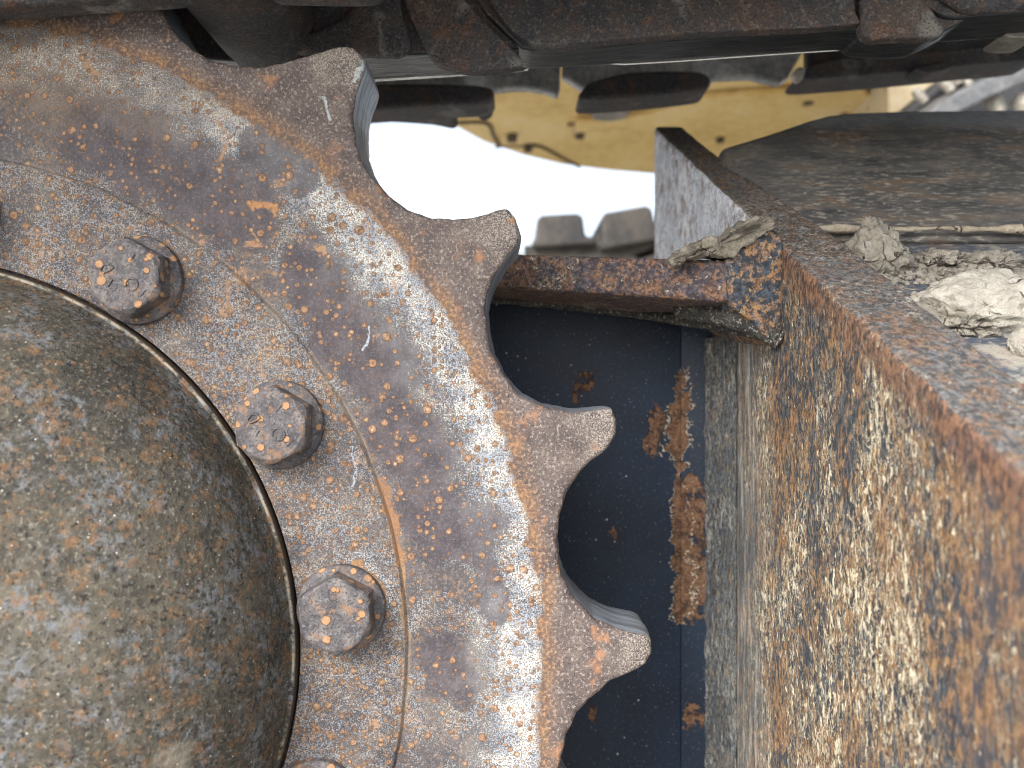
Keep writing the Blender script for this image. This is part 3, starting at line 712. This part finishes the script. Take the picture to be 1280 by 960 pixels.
# sloping ledge, crease lip and the steeper wall behind
OFF = .018
lz = lambda Y: topZ(Y) - OFF
YC = .417
bm = bmesh.new(); nx, ny = 60, 24; gridv = []
for j in range(ny + 1):
    Y = .18 + (YC - .18) * j / ny
    gridv.append([bm.verts.new((PLX(Y) + .012 + (.9 - PLX(Y) - .012) * (i / nx) ** 1.5, Y, lz(Y))) for i in range(nx + 1)])
for j in range(ny):
    for i in range(nx): bm.faces.new((gridv[j][i], gridv[j][i + 1], gridv[j + 1][i + 1], gridv[j + 1][i]))
ex = bmesh.ops.extrude_face_region(bm, geom=bm.faces[:])
bmesh.ops.translate(bm, verts=[v for v in ex["geom"] if isinstance(v, bmesh.types.BMVert)], vec=(0, .006, -.012))
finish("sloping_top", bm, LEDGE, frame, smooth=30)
WA, WB = lz(YC), .875
wz = lambda Y: WA + .004 + (Y - YC) * WB
def on_wall(px, py):
    k = (480 - py) / F; Y = (WB * YC - WA - .004) / (WB - k); return Vector(((px - 640) / F * Y, Y, k * Y))
top = [on_wall(*q) for q in [(900, 184), (960, 166), (1010, 149), (1035, 142.5), (1065, 139), (1120, 137), (1280, 135), (1700, 133)]]
bot = [Vector((max(p.x * .78, PLX(YC) + .012 + .01 * k), YC - .002, wz(YC - .002))) for k, p in enumerate(top)]
bm = prism(dense(bot[::-1] + top, .02), Vector((0, .05, -.012)))
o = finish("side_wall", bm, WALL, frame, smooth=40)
displace(o, 0, 0, bevel=.006, seg=4, angle=40)
# dusty ridge along the crease
rid = []
for i in range(120):
    x = .165 + .6 * i / 119
    rid.append(Vector((x, YC - .004, wz(YC) + .0036 + .0012 * mnoise.noise(Vector((x * 50, 0, 0))))))
bm = tube(rid, [.0016 * max(.15, 1 + 1.3 * mnoise.fractal(Vector((i * .21, 5, 0)), 1, 2, 4)) for i in range(120)], 8)
finish("dust_ridge", bm, MUD_G, frame, smooth=60)
bm = bmesh.new()
bmesh.ops.create_cube(bm, size=1, matrix=Matrix.Translation((.55, .52, -.23)) @ Matrix.Diagonal((.76, .18, .30, 1)))
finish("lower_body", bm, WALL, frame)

# ------------------------------------------------------------------ dried mud
def lump(name, centre, rx, ry, rz, seed, label, cat, mat=MUD, sub=5, rough=.35, freq=2.2, peak=0.0, tilt=0.0, group=None):
    bm = bmesh.new(); bmesh.ops.create_icosphere(bm, subdivisions=sub, radius=1)
    for v in bm.verts:
        d = v.co.normalized(); s0 = Vector((seed * 3.1, seed, -seed))
        k = 1 + rough * mnoise.fractal(d * freq + s0, .9, 2.1, 4) + rough * .35 * mnoise.fractal(d * freq * 4 + s0, .8, 2.2, 4)
        c = mnoise.noise(d * freq * 1.5 + s0 * 2)
        k -= .10 * max(0, 1 - abs(c) / .05) * (rough > .2)
        p = d * k
        if peak and p.z > 0: p.x *= 1 - peak * min(p.z, 1); p.y *= 1 - peak * min(p.z, 1)
        v.co = Vector((p.x * rx, p.y * ry, p.z * rz))
    bmesh.ops.rotate(bm, verts=bm.verts, cent=(0, 0, 0), matrix=Matrix.Rotation(R(31) * tilt, 3, 'X'))
    bmesh.ops.translate(bm, verts=bm.verts, vec=centre)
    c = Vector(centre); TOPTMP = c
    bmesh.ops.translate(bm, verts=bm.verts, vec=-c)
    me = bpy.data.meshes.new(name); bm.to_mesh(me); bm.free(); me.materials.append(mat)
    for p in me.polygons: p.use_smooth = True
    o = bpy.data.objects.new(name, me); COL.objects.link(o); o.location = c
    return tag(o, label, cat, group)
def on_ledge(px, py):
    k = (480 - py) / F; a = .196 - .612 * Yf - OFF; Y = -a / (.612 - k); return Vector(((px - 640) / F * Y, Y, k * Y))
c = on_ledge(1092, 332); lump("mud_clod", c + Vector((0, 0, .004)), .0185, .015, .0185, 5, "crumbly pointed heap of grey dried mud beside the upright plate's edge", "mud clod", group="mud clods on the ledge", peak=.45, rough=.24, freq=2.4)
c = on_ledge(1236, 392); lump("mud_clod", c + Vector((.002, 0, .004)), .034, .022, .0145, 11, "large rounded pale mud clod with cracked flaky base on the ledge", "mud clod", MUD_L, group="mud clods on the ledge", rough=.17, freq=1.5, tilt=.6)
c = on_ledge(1190, 402); lump("mud_clod", c + Vector((0, 0, .000)), .020, .014, .0085, 17, "low broken mud lump wedged between the plate edge and the large clod", "mud clod", MUD, group="mud clods on the ledge", rough=.40, freq=3, tilt=.8)
c = on_ledge(1284, 436); lump("mud_clod", c + Vector((.001, -.004, .002)), .0105, .009, .0080, 23, "small smooth whitish lump below the large clod at the right edge", "mud clod", MUD_L, group="mud clods on the ledge", rough=.08, freq=1.3, tilt=.5)
c = on_ledge(1172, 331); lump("mud_clod", c + Vector((0, 0, .001)), .014, .008, .0062, 29, "low crumbly mud ridge just right of the pointed heap", "mud clod", MUD, group="mud clods on the ledge", rough=.45, freq=3, tilt=.6)
c = on_ledge(1232, 330); lump("mud_clod", c + Vector((0, 0, .0)), .020, .007, .0055, 31, "long flat mud crust under the dusty ridge behind the large clod", "mud clod", MUD, group="mud clods on the ledge", rough=.4, freq=3, tilt=.6)
# mud cake on the weld above the shelf
bm = bmesh.new()
cake = [(836, 324), (848, 318), (860, 306), (880, 300), (905, 296), (918, 285), (940, 274), (962, 268), (968, 282), (950, 296), (930, 308), (918, 321), (900, 319), (880, 320), (862, 322), (852, 330), (844, 331)]
def yk(px): return .3655 if px < 915 else .3655 + (px - 915) * .00002
cp = smooth_poly([P(x, y, yk(x)) for x, y in cake], 3)
prism(cp, Vector((.002, .028, .003)), bm)
o = finish("mud_cake", bm, mat_mud("mud_cake_dry", (.09, .08, .065), (.21, .19, .155), (.33, .305, .26)), smooth=60)
displace(o, .0065, .007, sub=3, bevel=.003, seg=3, angle=40)
tag(o, "cracked crust of dried mud stuck over the weld at the shelf end", "mud crust")
# crumbs
bm = bmesh.new()
for i in range(1700):
    px = random.choice([random.gauss(1110, 26), random.uniform(1090, 1280), random.gauss(1180, 30)]); py = random.choice([random.gauss(345, 7), random.gauss(333, 4), random.gauss(395, 12)])
    if px < 1060 or px > 1300: continue
    c = on_ledge(px, py)
    if c.x < PLX(c.y) + PT + .010: continue
    s = random.choice([.0004, .0005, .0006, .0008, .0010, .0014, .0020]) * random.uniform(.7, 1.3)
    vs = bmesh.ops.create_icosphere(bm, subdivisions=1, radius=s)["verts"]
    for v in vs: v.co = Vector((v.co.x * random.uniform(.8, 1.3), v.co.y, v.co.z * .8)) + c + Vector((0, 0, s * .5)) + Vector((random.uniform(-1, 1), random.uniform(-1, 1), random.uniform(-1, 1))) * s * .3
o = finish("mud_crumbs", bm, MUD); tag(o, "loose mud crumbs scattered over the sloping ledge", "crumbs", kind="stuff")

# ------------------------------------------------------------------ upper structure seen through the gap
ZB = .42
def on_belly(px, py, dz=0):
    Y = (ZB - dz) * F / (480 - py); return Vector(((px - 640) * Y / F, Y, ZB - dz))
house = thing("excavator_house", tuple(on_belly(800, 150)), "yellow belly of the excavator house seen through the gap", "excavator")
arc = [(150, -40), (300, 40), (420, 95), (480, 117), (528, 137), (560, 156), (600, 178), (650, 195), (700, 207), (760, 214.5), (815, 219), (900, 221), (1000, 216), (1110, 205), (1111, 80), (1111, 20), (1111, -40)]
bm = prism([on_belly(*q) for q in arc], Vector((0, 0, .22)))
o = finish("belly_plate", bm, YEL, house, smooth=30); displace(o, 0, 0, bevel=.012, seg=4)
pan = [(719, 154), (790, 150), (832, 139), (882, 124), (1075, 110), (1101, 134), (1108, 190), (900, 206), (770, 196), (719, 170)]
o = finish("cover_panel", prism([on_belly(x, y, .012) for x, y in pan], Vector((0, 0, .011))), YEL, house); displace(o, 0, 0, bevel=.003, seg=2)
def seal(pts, wd, name="seal_strip", mat=SEAM, closed=False):
    c = smooth_poly([on_belly(x, y, .002) for x, y in pts], 3)[: (len(pts) - 1) * 3 + 1]
    finish(name, tube(c, wd, 6), mat, house, smooth=60)
seal([(548, 148), (558, 152), (566, 154), (585, 153), (603, 153), (612, 157), (616, 168), (620, 184)], .0030)
seal([(668, 183), (678, 184), (700, 196), (724, 209)], .0030)
seal([(620, 184), (668, 183)], .0015, mat=BRONZE)
seal([(716, 155), (790, 151), (832, 140), (882, 125), (980, 118), (1075, 110), (1086, 119), (1103, 135)], .0028, mat=BRONZE)
seal([(719, 153), (719, 171)], .002, mat=BRONZE)
def boss(px, py, r, h, mat, name="bolt", seg=6):
    c = on_belly(px, py)
    finish(name, tube([c + Vector((0, 0, .003)), c - Vector((0, 0, h))], r, seg), mat, house, smooth=30)
boss(640, 168, .009, .012, SEAM); boss(660, 181, .008, .012, SEAM); boss(725, 158, .007, .02, SEAM); boss(1010, 118, .008, .014, SEAM); boss(900, 163, .007, .02, SEAM); boss(1055, 132, .006, .014, BRONZE)
c = on_belly(762, 121)
nut = finish("nut", tube([c + Vector((0, 0, .01)), c - Vector((0, 0, .020))], .036, 6), BRONZE, house, smooth=20)
finish("washer", tube([c - Vector((0, 0, .0195)), c - Vector((0, 0, .027))], .027, 20), FIT, nut, smooth=40)
# rounded cream casting, hoses and grey bar at the right
YM = 1.02
cc = [P(1111, 160, YM), P(1111, 60, YM), P(1300, 20, YM), P(1216, 72, YM), P(1160, 112, YM), P(1120, 145, YM)]
o = finish("cream_casting", prism(cc, Vector((.02, .25, .02))), CREAM, house); displace(o, 0, 0, bevel=.012, seg=5)
bk = [P(1090, 190, 1.25), P(1090, 60, 1.25), P(1500, 20, 1.25), P(1500, 190, 1.25)]
finish("swing_housing", prism(bk, Vector((0, .1, 0))), BLACK, house)
def hose(pts, r, mat=BLACK, name="hose"): finish(name, tube([P(*p) for p in pts], r, 12), mat, house, smooth=60)
hose([(1130, 150, 1.0), (1170, 116, 1.0), (1215, 86, 1.0), (1300, 40, 1.0)], .012)
hose([(1150, 150, .98), (1185, 125, .98), (1235, 100, .98), (1300, 80, .98)], .011)
hose([(1200, 95, .97), (1225, 88, .97), (1245, 75, .97), (1300, 60, .97)], .012, GREY)
bp = [P(1158, 142, .93), P(1172, 131, .93), P(1200, 115, .93), P(1240, 96, .93), P(1300, 72, .93), P(1300, 95, .93), P(1245, 118, .93), P(1195, 142, .93)]
o = finish("grey_bar", prism(bp, Vector((0, .04, .01))), SILVER, house); displace(o, 0, 0, bevel=.003, seg=2)
for (px, py, r, h) in ((1180, 107, .008, .02), (1148, 122, .007, .016), (1190, 98, .009, .02), (1240, 128, .011, .03), (1268, 78, .007, .018), (1205, 104, .007, .02), (1278, 132, .014, .02)):
    a = P(px, py, .96)
    finish("fitting", tube([a + Vector((-.004, 0, h / 2)), a + Vector((0, -.004, 0)), a + Vector((.006, -.006, -h / 2))], [r * .8, r, r * .75], 10), FIT, house, smooth=40)

# ------------------------------------------------------------------ far track
FT0 = P(735, 300, 1.9)
far = thing("far_track", (FT0.x, 1.9, -.62), "far crawler track with blocky grey shoes standing against the white sky", "crawler track")
def far_shoe(c, ang, w=.150, h=.085):
    ca, sa = math.cos(ang), math.sin(ang)
    q = [(-w / 2 - .012, -.004), (w / 2 + .02, -.004), (w / 2 + .02, .014), (w / 2, .018), (w / 2 - .004, h - .01), (w / 2 - .016, h), (-w / 2 + .014, h), (-w / 2 + .002, h - .012), (-w / 2, .018), (-w / 2 - .012, .014)]
    pts = [Vector((c.x + x * ca - z * sa, c.y, c.z + x * sa + z * ca)) for x, z in q]
    o = finish("shoe", prism(pts, Vector((0, .5, 0))), FSHOE, far, smooth=30); displace(o, 0, 0, bevel=.006, seg=3)
far_shoe(P(702, 305, 1.9), R(3), .122, .075)
far_shoe(P(790, 303, 1.9), R(10), .135, .085)
far_shoe(P(884, 280, 1.9), R(14), .135, .085)
far_shoe(P(980, 258, 1.9), R(10), .135, .085)
for i in range(4): far_shoe(P(612 - 66 * i, 318 + 12 * i + 10 * i * i, 1.9), R(-8 - 14 * i), .122, .05 if i == 0 else .06)
def flink(pts):
    o = finish("link", prism([P(x, y, 1.93) for x, y in pts], Vector((0, .05, 0))), FSHOE, far); displace(o, 0, 0, bevel=.004, seg=2)
flink([(655, 318), (655, 306), (730, 304), (748, 292), (766, 296), (752, 318), (752, 345), (655, 345)])
flink([(752, 318), (764, 306), (830, 298), (1000, 260), (1000, 300), (830, 340), (752, 345)])
flink([(785, 322), (790, 318), (840, 300), (840, 312), (800, 326)])
bm = bmesh.new()
bmesh.ops.create_cube(bm, size=1, matrix=Matrix.Translation((P(760, 0, 2.1).x + .3, 2.15, -.15)) @ Matrix.Diagonal((1.2, .3, .94, 1)))
finish("track_frame_body", bm, BLACK, far)
